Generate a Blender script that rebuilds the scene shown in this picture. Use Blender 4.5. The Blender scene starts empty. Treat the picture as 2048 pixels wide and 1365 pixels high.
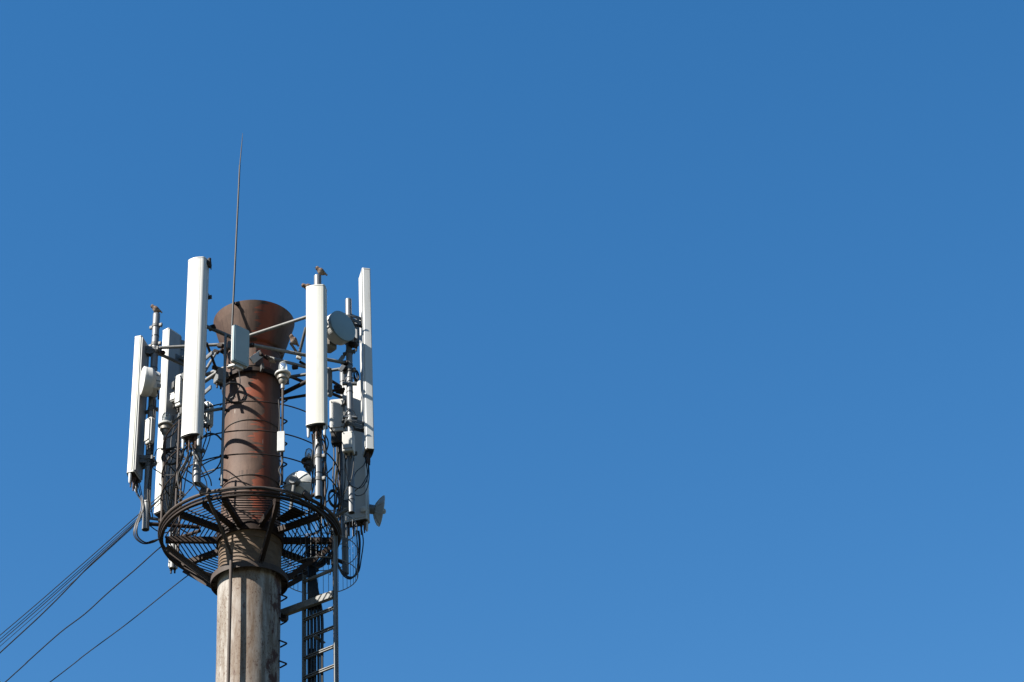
import bpy, math, random
from mathutils import Vector, Matrix, Quaternion
random.seed(7)
S = bpy.context.scene
COL = S.collection
rad = math.radians

# ------------------------------------------------------------------ camera
F_PX = 4200.0                      # focal length in photo pixels (2048 wide)
PITCH, ROLL = rad(35.5), rad(4.0)
D0 = 25.0                          # depth of the platform centre
PLAT_PX = (500.5, 1077.0)          # where the platform centre stands in the photo
CAM_Z = 1.6
def basis(yaw):
    rz = Matrix.Rotation(yaw, 3, 'Z')
    f = rz @ Vector((0, math.cos(PITCH), math.sin(PITCH)))
    r0 = rz @ Vector((1, 0, 0)); u0 = rz @ Vector((0, -math.sin(PITCH), math.cos(PITCH)))
    r = r0*math.cos(ROLL) - u0*math.sin(ROLL)
    u = r0*math.sin(ROLL) + u0*math.cos(ROLL)
    return r, u, f
def ray(px, py, b):
    r, u, f = b
    return f + r*((px-1024)/F_PX) - u*((py-682.5)/F_PX)
d = ray(*PLAT_PX, basis(0))
YAW = math.atan2(d.x, d.y)         # turn so that the tower lies straight along +Y
BAS = basis(YAW)
d = ray(*PLAT_PX, BAS)*D0
CAM = Vector((-d.x, -d.y, CAM_Z))
ZP = CAM_Z + d.z                   # platform height
cam_d = bpy.data.cameras.new('camera'); cam = bpy.data.objects.new('camera', cam_d); COL.objects.link(cam)
cam_d.sensor_width = 36; cam_d.lens = F_PX/2048*36; cam_d.clip_start = .1; cam_d.clip_end = 6000
m3 = Matrix((BAS[0], BAS[1], -BAS[2])).transposed()
cam.matrix_world = Matrix.Translation(CAM) @ m3.to_4x4()
S.camera = cam

# ------------------------------------------------------------------ sky, sun, exposure
SUN_AZ, SUN_EL = rad(64), rad(40)  # azimuth to the left of the direction tower -> camera
s_dir = Vector((-math.sin(SUN_AZ)*math.cos(SUN_EL), -math.cos(SUN_AZ)*math.cos(SUN_EL), math.sin(SUN_EL)))
W = bpy.data.worlds.new('World'); S.world = W; W.use_nodes = True
nt = W.node_tree
sky = nt.nodes.new('ShaderNodeTexSky'); sky.sky_type = 'NISHITA'; sky.sun_disc = False
sky.sun_elevation = SUN_EL; sky.sun_rotation = math.atan2(s_dir.x, s_dir.y)
sky.air_density = 1.0; sky.dust_density = 0.1; sky.ozone_density = 2.5; sky.altitude = 200
hs = nt.nodes.new('ShaderNodeHueSaturation'); hs.inputs['Hue'].default_value = .5035; hs.inputs['Saturation'].default_value = 1.575   # crisp, polarised-looking blue
gm = nt.nodes.new('ShaderNodeGamma'); gm.inputs[1].default_value = .72
nt.links.new(sky.outputs[0], gm.inputs[0]); nt.links.new(gm.outputs[0], hs.inputs['Color']); nt.links.new(hs.outputs[0], nt.nodes['Background'].inputs[0])
nt.nodes['Background'].inputs[1].default_value = 0.0815
sun_d = bpy.data.lights.new('sun', 'SUN'); sun_d.energy = 4.9; sun_d.angle = rad(.5); sun_d.color = (1, .95, .87)
sun = bpy.data.objects.new('sun', sun_d); COL.objects.link(sun)
sun.rotation_euler = s_dir.to_track_quat('Z', 'Y').to_euler(); sun.location = s_dir*60
S.view_settings.view_transform = 'Standard'; S.view_settings.look = 'None'
S.view_settings.exposure = 1.58; S.view_settings.gamma = 1

# ------------------------------------------------------------------ measuring helpers
def P(px, py, v):
    """point seen at photo pixel (px, py) lying v metres behind the tower axis"""
    r = ray(px, py, BAS); t = (v - CAM.y)/r.y
    return CAM + r*t
def proj(p):
    q = p - CAM; z = q.dot(BAS[2])
    return 1024 + F_PX*q.dot(BAS[0])/z, 682.5 - F_PX*q.dot(BAS[1])/z
def z_at(x, y, py):
    lo, hi = 0., 40.
    for _ in range(50):
        m = (lo+hi)/2
        if proj(Vector((x, y, m)))[1] > py: lo = m
        else: hi = m
    return lo
def ax(py): return z_at(0, 0, py)   # height of an axis point seen at row py

# ------------------------------------------------------------------ mesh helpers
def catmull(pts, n=6):
    pts = [Vector(p) for p in pts]
    if len(pts) < 3:
        return pts
    e = [pts[0]*2-pts[1]] + pts + [pts[-1]*2-pts[-2]]
    out = []
    for i in range(1, len(e)-2):
        p0, p1, p2, p3 = e[i-1:i+3]
        for k in range(n):
            t = k/n
            out.append(.5*((2*p1)+(p2-p0)*t+(2*p0-5*p1+4*p2-p3)*t*t+(3*p1-p0-3*p2+p3)*t**3))
    out.append(pts[-1])
    return out
class MB:
    def __init__(s): s.v = []; s.f = []
    def add(s, vs, fs):
        o = len(s.v); s.v += [Vector(p) for p in vs]; s.f += [tuple(i+o for i in f) for f in fs]; return s
    def box(s, c, size, M=None, bev=.0):
        c = Vector(c); a, b, h = size[0]/2, size[1]/2, size[2]/2
        if bev <= 0:
            vs = [Vector((x*a, y*b, z*h)) for z in (-1, 1) for y in (-1, 1) for x in (-1, 1)]
            fs = [(0,2,3,1), (4,5,7,6), (0,1,5,4), (2,6,7,3), (0,4,6,2), (1,3,7,5)]
        else:
            e = min(bev, a*.9, b*.9, h*.9); vs = []; fs = []
            def ring(x, y, z): return [Vector(q) for q in ((-x+e,-y,z),(x-e,-y,z),(x,-y+e,z),(x,y-e,z),(x-e,y,z),(-x+e,y,z),(-x,y-e,z),(-x,-y+e,z))]
            rs = [ring(a-e*.7, b-e*.7, -h), ring(a, b, -h+e), ring(a, b, h-e), ring(a-e*.7, b-e*.7, h)]
            for r in rs: vs += r
            for k in range(3):
                for i in range(8):
                    j = (i+1) % 8; fs.append((k*8+i, k*8+j, k*8+8+j, k*8+8+i))
            fs.append(tuple(range(7, -1, -1))); fs.append(tuple(range(24, 32)))
        if M is not None: vs = [M @ p for p in vs]
        return s.add([p+c for p in vs], fs)
    def bar(s, p0, p1, w, h, up=(0,0,1), bev=0.):
        p0, p1 = Vector(p0), Vector(p1); y = (p1-p0); L = y.length; y.normalize()
        x = y.cross(Vector(up))
        if x.length < 1e-4: x = y.cross(Vector((1,0,0)))
        x.normalize(); z = x.cross(y)
        return s.box((p0+p1)/2, (w, L, h), Matrix((x, y, z)).transposed(), bev)
    def tube(s, pts, r, n=8, cap=True, closed=False):
        pts = [Vector(p) for p in pts]; m = len(pts); vs = []; fs = []
        t0 = (pts[1]-pts[0]).normalized()
        nrm = t0.orthogonal().normalized()
        for i, p in enumerate(pts):
            if closed: t = (pts[(i+1) % m]-pts[i-1]).normalized()
            else: t = (pts[min(i+1, m-1)]-pts[max(i-1, 0)]).normalized()
            nrm = (nrm - t*nrm.dot(t)).normalized(); b = t.cross(nrm)
            rr = r[i] if isinstance(r, (list, tuple)) else r
            vs += [p + (nrm*math.cos(2*math.pi*k/n)+b*math.sin(2*math.pi*k/n))*rr for k in range(n)]
        for i in range(m if closed else m-1):
            a = i*n; c = ((i+1) % m)*n
            for k in range(n):
                j = (k+1) % n; fs.append((a+k, a+j, c+j, c+k))
        if cap and not closed:
            fs.append(tuple(range(n-1, -1, -1))); fs.append(tuple(range((m-1)*n, m*n)))
        return s.add(vs, fs)
    def lathe(s, prof, o=(0,0,0), axis=(0,0,1), n=32, cap=True):
        """prof: list of (radius, height)"""
        o = Vector(o); q = Vector((0,0,1)).rotation_difference(Vector(axis).normalized())
        vs = []; fs = []
        for r, h in prof:
            for k in range(n):
                a = 2*math.pi*k/n; vs.append(o + q @ Vector((r*math.cos(a), r*math.sin(a), h)))
        for i in range(len(prof)-1):
            for k in range(n):
                j = (k+1) % n; fs.append((i*n+k, i*n+j, (i+1)*n+j, (i+1)*n+k))
        if cap:
            if prof[0][0] > 1e-5: fs.append(tuple(range(n-1, -1, -1)))
            if prof[-1][0] > 1e-5: fs.append(tuple(range((len(prof)-1)*n, len(prof)*n)))
        return s.add(vs, fs)
    def pipe(s, p0, p1, r, wall=.006, n=20):
        p0, p1 = Vector(p0), Vector(p1); L = (p1-p0).length
        pr = [(r, 0), (r, L), (r-wall, L), (r-wall, 0), (r, 0)]
        return s.lathe(pr, p0, p1-p0, n, cap=False)
    def extrude(s, prof, z0, z1, inset=0.):
        n = len(prof); vs = [Vector((x, y, z0)) for x, y in prof]+[Vector((x, y, z1)) for x, y in prof]
        fs = [(i, (i+1) % n, n+(i+1) % n, n+i) for i in range(n)]
        fs.append(tuple(range(n-1, -1, -1))); fs.append(tuple(range(n, 2*n)))
        return s.add(vs, fs)
    def xf(s, M): s.v = [M @ p for p in s.v]; return s
    def build(s, name, mat, parent=None, smooth=True, angle=35, world=False):
        me = bpy.data.meshes.new(name)
        off = Vector((0,0,0))
        if world and parent: off = parent.location
        me.from_pydata([p-off for p in s.v], [], s.f); me.update()
        import bmesh
        bm = bmesh.new(); bm.from_mesh(me); bmesh.ops.recalc_face_normals(bm, faces=bm.faces); bm.to_mesh(me); bm.free()
        if smooth:
            me.polygons.foreach_set('use_smooth', [True]*len(me.polygons)); me.set_sharp_from_angle(angle=rad(angle))
        me.materials.append(mat)
        o = bpy.data.objects.new(name, me); COL.objects.link(o)
        if parent: o.parent = parent
        return o
def thing(name, label, cat, loc=(0,0,0), rz=0., group=None):
    o = bpy.data.objects.new(name, None); COL.objects.link(o); o.empty_display_size = .1
    o.location = loc; o.rotation_euler = (0, 0, rz); o['label'] = label; o['category'] = cat
    if group: o['group'] = group
    return o
def tag(o, label, cat, group=None):
    o['label'] = label; o['category'] = cat
    if group: o['group'] = group
    return o
def solid(name, mb, mat, label, cat, group=None):
    """a thing that is one mesh, its origin at the lowest vertex"""
    lo = min(mb.v, key=lambda p: p.z).copy(); mb.v = [p-lo for p in mb.v]
    o = mb.build(name, mat); o.location = lo
    return tag(o, label, cat, group)

# ------------------------------------------------------------------ materials
def newmat(name):
    m = bpy.data.materials.new(name); m.use_nodes = True
    return m, m.node_tree.nodes, m.node_tree.links, m.node_tree.nodes['Principled BSDF']
def ramp(N, stops):
    r = N.new('ShaderNodeValToRGB'); e = r.color_ramp.elements
    while len(e) < len(stops): e.new(.5)
    for i, (p, c) in enumerate(stops): e[i].position = p; e[i].color = (*c, 1) if len(c) == 3 else c
    return r
def noise(N, L, coord, scale, detail=5, rough=.6, vec=(1,1,1)):
    mp = N.new('ShaderNodeMapping'); mp.inputs['Scale'].default_value = vec; L.new(coord, mp.inputs[0])
    n = N.new('ShaderNodeTexNoise'); n.inputs['Scale'].default_value = scale; n.inputs['Detail'].default_value = detail
    n.inputs['Roughness'].default_value = rough; L.new(mp.outputs[0], n.inputs['Vector'])
    return n.outputs['Fac']
def mix(N, L, fac, a, b):
    m = N.new('ShaderNodeMix'); m.data_type = 'RGBA'
    if isinstance(fac, float): m.inputs[0].default_value = fac
    else: L.new(fac, m.inputs[0])
    for i, x in ((6, a), (7, b)):
        if isinstance(x, tuple): m.inputs[i].default_value = (*x, 1)
        else: L.new(x, m.inputs[i])
    return m.outputs[2]
def sstep(N, L, x, a, b):
    m = N.new('ShaderNodeMapRange'); m.interpolation_type = 'SMOOTHSTEP'
    m.inputs[1].default_value = a; m.inputs[2].default_value = b; L.new(x, m.inputs[0]); return m.outputs[0]
def mth(N, L, op, a, b=None):
    m = N.new('ShaderNodeMath'); m.operation = op
    for i, x in enumerate((a, b)):
        if x is None: continue
        if isinstance(x, (int, float)): m.inputs[i].default_value = x
        else: L.new(x, m.inputs[i])
    return m.outputs[0]
def bump(N, L, b, h, st, dist=.01):
    k = N.new('ShaderNodeBump'); k.inputs['Strength'].default_value = st; k.inputs['Distance'].default_value = dist
    L.new(h, k.inputs['Height']); L.new(k.outputs[0], b.inputs['Normal'])
def worn(name, c0, c1, c2=None, scale=6, rough=.6, metal=0., streak=1., spot=(.62,.70), bst=.15, k=.6):
    c0, c1 = tuple(x*k for x in c0), tuple(x*k for x in c1); c2 = tuple(x*k for x in c2) if c2 else None
    m, N, L, b = newmat(name); tc = N.new('ShaderNodeTexCoord').outputs['Object']; b.inputs['Specular IOR Level'].default_value = .3
    n1 = noise(N, L, tc, scale, 6, .65, (1,1,streak)); col = mix(N, L, sstep(N, L, n1, .35, .65), c0, c1)
    if c2:
        n2 = noise(N, L, tc, scale*3.1, 8, .7, (1,1,streak*.6)); col = mix(N, L, sstep(N, L, n2, *spot), col, c2)
    if 'radome' in name: col = mix(N, L, mth(N, L, 'MULTIPLY', sstep(N, L, noise(N, L, tc, 48, 2, .5, (1,1,.7)), .74, .78), .75), col, (.16,.13,.09))
    L.new(col, b.inputs['Base Color']); b.inputs['Roughness'].default_value = rough; b.inputs['Metallic'].default_value = metal
    if bst: bump(N, L, b, noise(N, L, tc, scale*9, 4), bst, .004)
    return m
M_WHITE = worn('white_radome', (.80,.80,.765), (.745,.735,.69), (.50,.455,.38), 5, .45, 0, .15, (.58,.80), .02, k=0.56)
M_CREAM = worn('cream_radome', (.74,.73,.66), (.68,.66,.58), (.45,.40,.31), 5, .5, 0, .12, (.58,.80), .02, k=0.6)
M_TRAY = worn('back_tray_metal', (.40,.40,.39), (.34,.34,.33), (.25,.23,.2), 6, .55, .1, .3, (.62,.8), .05, k=.62)
M_ROD = worn('dark_rod_steel', (.045,.046,.047), (.03,.03,.031), None, 9, .6, .1, bst=0)
M_MESH = worn('grey_dish_skin', (.34,.37,.38), (.31,.34,.35), None, 6, .6, bst=0, k=1.0)
M_SEAM = worn('seam_grime', (.42,.38,.29), (.36,.32,.25), None, 12, .7, bst=0)
M_BOX = worn('box_paint', (.72,.71,.67), (.66,.65,.61), (.42,.38,.33), 7, .5, 0, .3, (.64,.78), .05, k=0.54)
M_GREY = worn('grey_paint', (.33,.345,.35), (.29,.305,.31), (.22,.22,.21), 6, .5, 0, .4, (.64,.8), .05, k=0.42)
M_DISH = worn('drum_cover', (.30,.40,.43), (.28,.375,.40), None, 5, .6, 0, 1, bst=.02, k=0.68)
M_GALV = worn('galvanised_steel', (.44,.45,.455), (.36,.37,.38), (.25,.21,.17), 9, .48, .25, .35, (.68,.8), .08, k=0.34)
M_GALV2 = worn('dull_galvanised_steel', (.26,.265,.26), (.19,.19,.185), (.13,.09,.06), 12, .6, .2, .5, (.6,.75), .15, k=0.38)
M_TUBE = worn('weathered_tube', (.40,.40,.385), (.28,.275,.26), (.13,.085,.055), 11, .6, .1, .5, (.6,.72), .15, k=0.4)
M_RUST = worn('brown_steel', (.125,.058,.030), (.080,.038,.022), (.26,.11,.05), 9, .75, 0, .7, (.6,.75), .3, k=0.15)
M_RUST2 = worn('pale_brown_steel', (.19,.135,.105), (.14,.095,.072), (.25,.17,.13), 10, .7, 0, .4, (.62,.78), .25, k=0.25)
M_CABLE = worn('black_cable', (.018,.018,.019), (.028,.027,.026), None, 8, .45, bst=0)
M_CABLE2 = worn('dusty_cable', (.075,.068,.06), (.04,.037,.034), None, 14, .6, bst=0, k=0.35)
M_CABLE3 = worn('grey_cable', (.20,.19,.175), (.13,.125,.115), None, 14, .55, bst=0, k=0.4)
M_YEL = worn('ochre_tape', (.50,.27,.06), (.40,.22,.05), None, 20, .6, bst=0)
M_CONN = worn('rusty_connector', (.16,.09,.06), (.10,.055,.035), None, 30, .6, .3, bst=0, k=0.45)
M_DARK = worn('dark_plate', (.035,.032,.03), (.055,.045,.036), None, 12, .7, bst=.1, k=0.4)
M_PLUG = worn('white_plug', (.78,.78,.76), (.70,.70,.68), None, 9, .5, bst=0, k=0.55)
M_BASE = worn('lamp_casting', (.42,.39,.34), (.33,.30,.26), (.14,.1,.07), 14, .5, .3, 1, (.6,.72), .1, k=0.45)
M_BLACKLAMP = worn('dark_lamp_casting', (.06,.055,.05), (.10,.085,.07), None, 14, .5, .2, 1, bst=.1)
M_CONC = worn('concrete', (.34,.33,.31), (.28,.27,.25), None, 3, .9, bst=.2)
def glass(name):
    m, N, L, b = newmat(name); out = N['Material Output']
    tr = N.new('ShaderNodeBsdfTransparent'); tr.inputs[0].default_value = (.90,.93,.94,1)
    b.inputs['Base Color'].default_value = (.5,.52,.52,1); b.inputs['Roughness'].default_value = .12
    fr_ = N.new('ShaderNodeFresnel'); fr_.inputs[0].default_value = 1.5
    mx = N.new('ShaderNodeMixShader'); L.new(mth(N, L, 'ADD', mth(N, L, 'MULTIPLY', fr_.outputs[0], .8), .13), mx.inputs[0])
    L.new(tr.outputs[0], mx.inputs[1]); L.new(b.outputs[0], mx.inputs[2]); L.new(mx.outputs[0], out.inputs[0]); return m
M_GLASS = glass('lamp_glass')
def chimney_mat(name, upper):
    m, N, L, b = newmat(name); tc = N.new('ShaderNodeTexCoord').outputs['Object']
    sp = N.new('ShaderNodeSeparateXYZ'); L.new(tc, sp.inputs[0])
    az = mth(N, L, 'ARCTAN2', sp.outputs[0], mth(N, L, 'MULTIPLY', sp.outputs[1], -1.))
    n1 = noise(N, L, tc, 3.2, 6, .6, (1,1,.5)); n2 = noise(N, L, tc, 14, 6, .7, (1,1,.12)); n3 = noise(N, L, tc, 26, 7, .7)
    cv = N.new('ShaderNodeCombineXYZ'); L.new(mth(N, L, 'MULTIPLY', az, .35), cv.inputs[0]); L.new(sp.outputs[2], cv.inputs[1])
    if upper:
        col = mix(N, L, sstep(N, L, n1, .35, .65), (0.058,0.033,0.023), (0.098,0.060,0.043))
        col = mix(N, L, sstep(N, L, n2, .5, .78), col, (0.034,0.019,0.014))
        col = mix(N, L, mth(N, L, 'MULTIPLY', sstep(N, L, n3, .6, .8), .5), col, (0.135,0.098,0.078))
        # each course of plate weathered a little differently, dark runs below the seams
        wn = N.new('ShaderNodeTexWhiteNoise'); wn.noise_dimensions = '1D'
        sg = mth(N, L, 'FLOOR', mth(N, L, 'DIVIDE', mth(N, L, 'SUBTRACT', sp.outputs[2], ax(762)), .765)); L.new(sg, wn.inputs['W'])
        col = mix(N, L, mth(N, L, 'MULTIPLY', wn.outputs[0], .45), col, (.040,.024,.017))
        fz = mth(N, L, 'FRACT', mth(N, L, 'DIVIDE', mth(N, L, 'SUBTRACT', sp.outputs[2], ax(762)), .765))
        rv = N.new('ShaderNodeCombineXYZ'); L.new(mth(N, L, 'MULTIPLY', az, .4), rv.inputs[0]); L.new(mth(N, L, 'MULTIPLY', sp.outputs[2], .05), rv.inputs[1])
        run = noise(N, L, rv.outputs[0], 38, 4, .6)
        col = mix(N, L, mth(N, L, 'MULTIPLY', sstep(N, L, run, .5, .68), mth(N, L, 'MULTIPLY', sstep(N, L, fz, .35, 1.), .75)), col, (.024,.013,.009))
        n5 = noise(N, L, tc, 55, 6, .75)
        col = mix(N, L, mth(N, L, 'MULTIPLY', sstep(N, L, n5, .60, .70), .7), col, (.030,.015,.010))
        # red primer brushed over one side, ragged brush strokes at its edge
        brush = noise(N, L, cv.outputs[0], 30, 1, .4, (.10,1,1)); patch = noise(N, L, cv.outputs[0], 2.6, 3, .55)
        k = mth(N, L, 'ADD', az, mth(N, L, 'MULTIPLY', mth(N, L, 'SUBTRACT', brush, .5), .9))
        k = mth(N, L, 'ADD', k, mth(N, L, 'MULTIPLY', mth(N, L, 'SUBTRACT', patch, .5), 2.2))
        msk = mth(N, L, 'MULTIPLY', sstep(N, L, k, .10, .20), mth(N, L, 'SUBTRACT', 1., sstep(N, L, az, .38, .85)))  # primer fades out rightwards, putting the shade of that side into the colour
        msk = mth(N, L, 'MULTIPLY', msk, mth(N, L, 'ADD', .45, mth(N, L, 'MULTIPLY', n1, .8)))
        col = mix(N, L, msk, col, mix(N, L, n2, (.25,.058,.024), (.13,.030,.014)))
    else:
        col = mix(N, L, sstep(N, L, n1, .35, .65), (.275,.260,.238), (.185,.163,.135))
        col = mix(N, L, mth(N, L, 'MULTIPLY', sstep(N, L, n2, .40, .66), .9), col, (.105,.076,.052))
        fine = noise(N, L, tc, 60, 5, .7, (1,1,.5))
        zone = mth(N, L, 'MULTIPLY', sstep(N, L, az, -.75, -.25), mth(N, L, 'SUBTRACT', 1., sstep(N, L, az, .15, .5)))
        col = mix(N, L, mth(N, L, 'MULTIPLY', zone, mth(N, L, 'ADD', .22, mth(N, L, 'MULTIPLY', n1, .65))), col, (.118,.074,.045))
        col = mix(N, L, mth(N, L, 'MULTIPLY', sstep(N, L, fine, .53, .62), sstep(N, L, n1, .42, .54)), col, (.075,.040,.026))
        big = noise(N, L, tc, 5.2, 8, .72, (1,1,.6))
        col = mix(N, L, sstep(N, L, mth(N, L, 'ADD', big, mth(N, L, 'MULTIPLY', az, .07)), .58, .66), col, (.058,.026,.018))
    # pale droppings running down
    dv = N.new('ShaderNodeCombineXYZ'); L.new(mth(N, L, 'MULTIPLY', az, .4), dv.inputs[0]); L.new(mth(N, L, 'MULTIPLY', sp.outputs[2], .10), dv.inputs[1])
    dr = noise(N, L, dv.outputs[0], 42, 2, .4)
    col = mix(N, L, mth(N, L, 'MULTIPLY', sstep(N, L, dr, .755, .79), .8), col, (0.341,0.316,0.285))
    L.new(col, b.inputs['Base Color']); b.inputs['Roughness'].default_value = .7; b.inputs['Specular IOR Level'].default_value = .25
    bump(N, L, b, n3, .25, .006)
    return m
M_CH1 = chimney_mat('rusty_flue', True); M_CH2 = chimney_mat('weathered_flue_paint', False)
M_BAND = worn('scorched_steel', (.20,.135,.085), (.14,.09,.055), (.3,.23,.16), 8, .7, 0, 2.2, (.64,.78), .3, k=0.58)

# ------------------------------------------------------------------ ground
m, N, L, b = newmat('ground'); tc = N.new('ShaderNodeTexCoord').outputs['Object']
c = mix(N, L, sstep(N, L, noise(N, L, tc, .35, 8, .65), .4, .6), (.016,.022,.008), (.030,.026,.016))
L.new(c, b.inputs['Base Color']); b.inputs['Roughness'].default_value = .95
g = MB(); g.add([(-3000,-3000,0),(3000,-3000,0),(3000,3000,0),(-3000,3000,0)], [(0,1,2,3)])
o = g.build('ground', m, smooth=False); o['kind'] = 'structure'

# ------------------------------------------------------------------ chimney
z_rim, z_neck = ax(648), ax(714)
z_fl = ax(1166)
ch = thing('chimney', 'tall rusty steel chimney with flared funnel top and pale painted lower shaft', 'chimney')
R1 = .352
def ring_prof(seg): return seg
up = MB().lathe([(.368, ZP-.04), (.352, ZP+.4), (.343, ZP+1.2), (.340, z_neck+.01)], n=72, cap=False)
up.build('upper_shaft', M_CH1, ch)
fn = MB().lathe([(.338, z_neck), (.366, z_neck+.012), (.378, z_neck+.03), (.515, z_rim), (.507, z_rim+.001), (.37, z_neck+.035), (.33, z_neck+.02)], n=72, cap=False)
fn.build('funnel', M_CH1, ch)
MB().lathe([(.374, z_fl+.03), (.371, z_fl+.25), (.372, ZP-.04), (.36, ZP-.04), (.36, z_fl+.03)], n=72, cap=False).build('neck_band', M_BAND, ch)
MB().lathe([(.372, z_fl+.042), (.452, z_fl+.042), (.455, z_fl-.035), (.447, z_fl-.035), (.443, z_fl+.022), (.372, z_fl+.022)], n=72, cap=False).build('flange', M_RUST2, ch)
MB().lathe([(.385, 0.3), (.362, z_fl-3.2), (.3625, z_fl-1.0), (.371, z_fl+.021)], n=72, cap=False).build('lower_shaft', M_CH2, ch)
for zz, rr in ((ax(762), .341), (ax(870), .3455), (ax(980), .351), (z_neck-.05, .340), (z_fl+.5, .3725), (z_fl+.42, .3725)):
    MB().lathe([(rr, zz-.008), (rr+.006, zz-.004), (rr+.006, zz+.004), (rr, zz+.008)], n=72, cap=False).build('weld_seam', M_RUST2 if zz > ZP else M_BAND, ch)
MB().box((0,0,.15), (1.5,1.5,.3), bev=.03).build('footing', M_CONC, ch)
for py in (803, 846, 891, 932, 972, 1199, 1246, 1291, 1332, 1378, 1425, 1470, 1520):
    # step irons: bent rod triangles on the right side
    z = ax(py); a = rad(84); rr = .35 if z > ZP else .362
    dr_ = Vector((math.sin(a), -math.cos(a), 0)); t_ = Vector((math.cos(a), math.sin(a), 0))
    c0 = dr_*rr; k = []
    pts = [c0-t_*.085, c0-t_*.018+dr_*.068, c0-t_*.006+dr_*.077, c0+t_*.006+dr_*.077, c0+t_*.018+dr_*.068, c0+t_*.085]
    MB().tube([Vector((p.x, p.y, z + (.0 if i in (0,3) else .0))) for i, p in enumerate(pts)], .0095, 8).build('step_iron', M_RUST, ch)

# lightning rod
r0, r1, r2 = P(462, 700, -.50), P(479.5, 331, -.50), P(485.5, 267, -.50)
lr = thing('lightning_rod', 'tall thin lightning rod rising beside the funnel of the chimney', 'lightning rod', r0)
MB().tube([r0, (r0+r1)/2, r1], [.0135, .0125, .0105], 10).build('mast', M_ROD, lr, world=True)
MB().tube([r1-(r1-r0).normalized()*.02, r1+(r2-r1)*.6, r2], [.0075, .006, .0025], 8).build('tip', M_ROD, lr, world=True)
cb = P(470, 606, -.50)
MB().bar(cb, cb+Vector((.10,.12,-.01)), .03, .03).build('rim_clamp', M_RUST, lr, world=True)

# ------------------------------------------------------------------ platform
RP = 1.07
def polar(a, r, z=0.): return Vector((r*math.sin(a), -r*math.cos(a), z))
pf = thing('platform', 'round brown steel service platform with open bar grating around the chimney', 'platform', (0,0,ZP))
ANG = [rad(-90+36*i) for i in range(10)]
NS = 80
MB().tube([polar(2*math.pi*i/NS, RP, .045) for i in range(NS)], .022, 10, closed=True).build('rim_tube', M_RUST2, pf)
MB().tube([polar(2*math.pi*i/NS, RP-.01, -.005) for i in range(NS)], .014, 8, closed=True).build('rim_rod', M_RUST, pf)
MB().lathe([(RP-.012, -.045), (RP-.012, -.022), (RP-.018, -.022), (RP-.018, -.038), (RP-.05, -.038), (RP-.05, -.045), (RP-.012, -.045)], n=NS, cap=False).build('rim_channel', M_RUST, pf)
for a in ANG:
    MB().bar(polar(a, .36, -.03), polar(a, RP-.075, -.03), .055, .07).build('radial_beam', M_RUST, pf)
extra = rad(-33)
MB().bar(polar(extra, .36, -.032), polar(extra, RP-.08, -.032), .045, .06).build('radial_beam', M_RUST, pf)
for i, a in enumerate(ANG):
    b2 = a + rad(36); gr = MB()
    for k in range(11):
        r = .435 + k*.056 + random.uniform(-.004,.004)
        gr.tube([polar(a, r, .012), polar(b2, r+random.uniform(-.006,.006), .012)], .0075, 6)
    gr.build('grating_sector', M_RUST, pf)
MB().lathe([(.373, -.10), (.40, -.10), (.40, .03), (.373, .03)], n=64, cap=False).build('inner_collar', M_RUST, pf)
hp = MB()
for a0, a1, q0, q1 in ((36, 50, .5, .85),):
    ring = [polar(rad(a0), q0), polar(rad(a0), q1), polar(rad(a1), q1), polar(rad(a1), q0)]
    hp.add([p+Vector((0,0,.022)) for p in ring]+[p+Vector((0,0,.03)) for p in ring], [(0,1,2,3),(7,6,5,4),(0,4,5,1),(1,5,6,2),(2,6,7,3),(3,7,4,0)])
hp.build('clutter_plate', M_DARK, pf, smooth=False)  # added dark plate standing in for cable clutter, no deck part
for dg in (-93, 18, 90, 162, 234, 126):
    a = rad(dg); k = MB()
    e0 = polar(a, RP-.09, -.07); e1 = polar(a, .415, z_fl-ZP+.06)
    up_ = (e1-e0).cross(Vector((math.cos(a), math.sin(a), 0)))
    t_ = Vector((math.cos(a), math.sin(a), 0))
    k.bar(e0, e1, .065, .008, up=up_)                                   # angle iron: two flats
    n_ = up_.normalized(); k.bar(e0-t_*.029+n_*.031, e1-t_*.029+n_*.031, .008, .055, up=up_)
    k.build('brace', M_RUST2 if dg < 0 else M_RUST, pf)
    MB().bar(polar(a, .375, z_fl-ZP+.09), polar(a, .47, z_fl-ZP+.05), .012, .12).build('gusset', M_RUST, pf)
# guard rail: posts and three hoops
zr = [P(505, py, -RP).z-ZP for py in (803, 861, 908)]
for z in zr:
    MB().tube([polar(2*math.pi*i/NS, RP, z) for i in range(NS)], .0085, 6, closed=True).build('guard_hoop', M_RUST, pf)
for a in ANG:
    if abs(math.degrees(a)+18) < 1 or abs(math.degrees(a)-18) < 1 or abs(math.degrees(a)+90) < 1: continue
    MB().tube([polar(a, RP, .05), polar(a, RP, zr[0]+.01)], .014, 8).build('guard_post', M_RUST2, pf)
# rim lugs
for dg in (-29, 36):
    a = rad(dg); MB().box(polar(a, RP+.03, .06), (.13,.03,.085), Matrix.Rotation(a, 3, 'Z') @ Matrix.Rotation(rad(25), 3, 'Y'), .012).build('rim_lug', M_RUST2, pf)

# bent conduit down the front of the shaft
q = [P(414, 990, -1.02), P(440, 1052, -.72), P(462.5, 1108, -.43)]
top = q[-1]; q += [Vector((top.x, top.y-.005, top.z-.06)), Vector((top.x, top.y, 0.05))]
solid('conduit', MB().tube(q, .0195, 12), M_RUST2, 'bent brown conduit running down the front of the chimney shaft', 'conduit')

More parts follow.
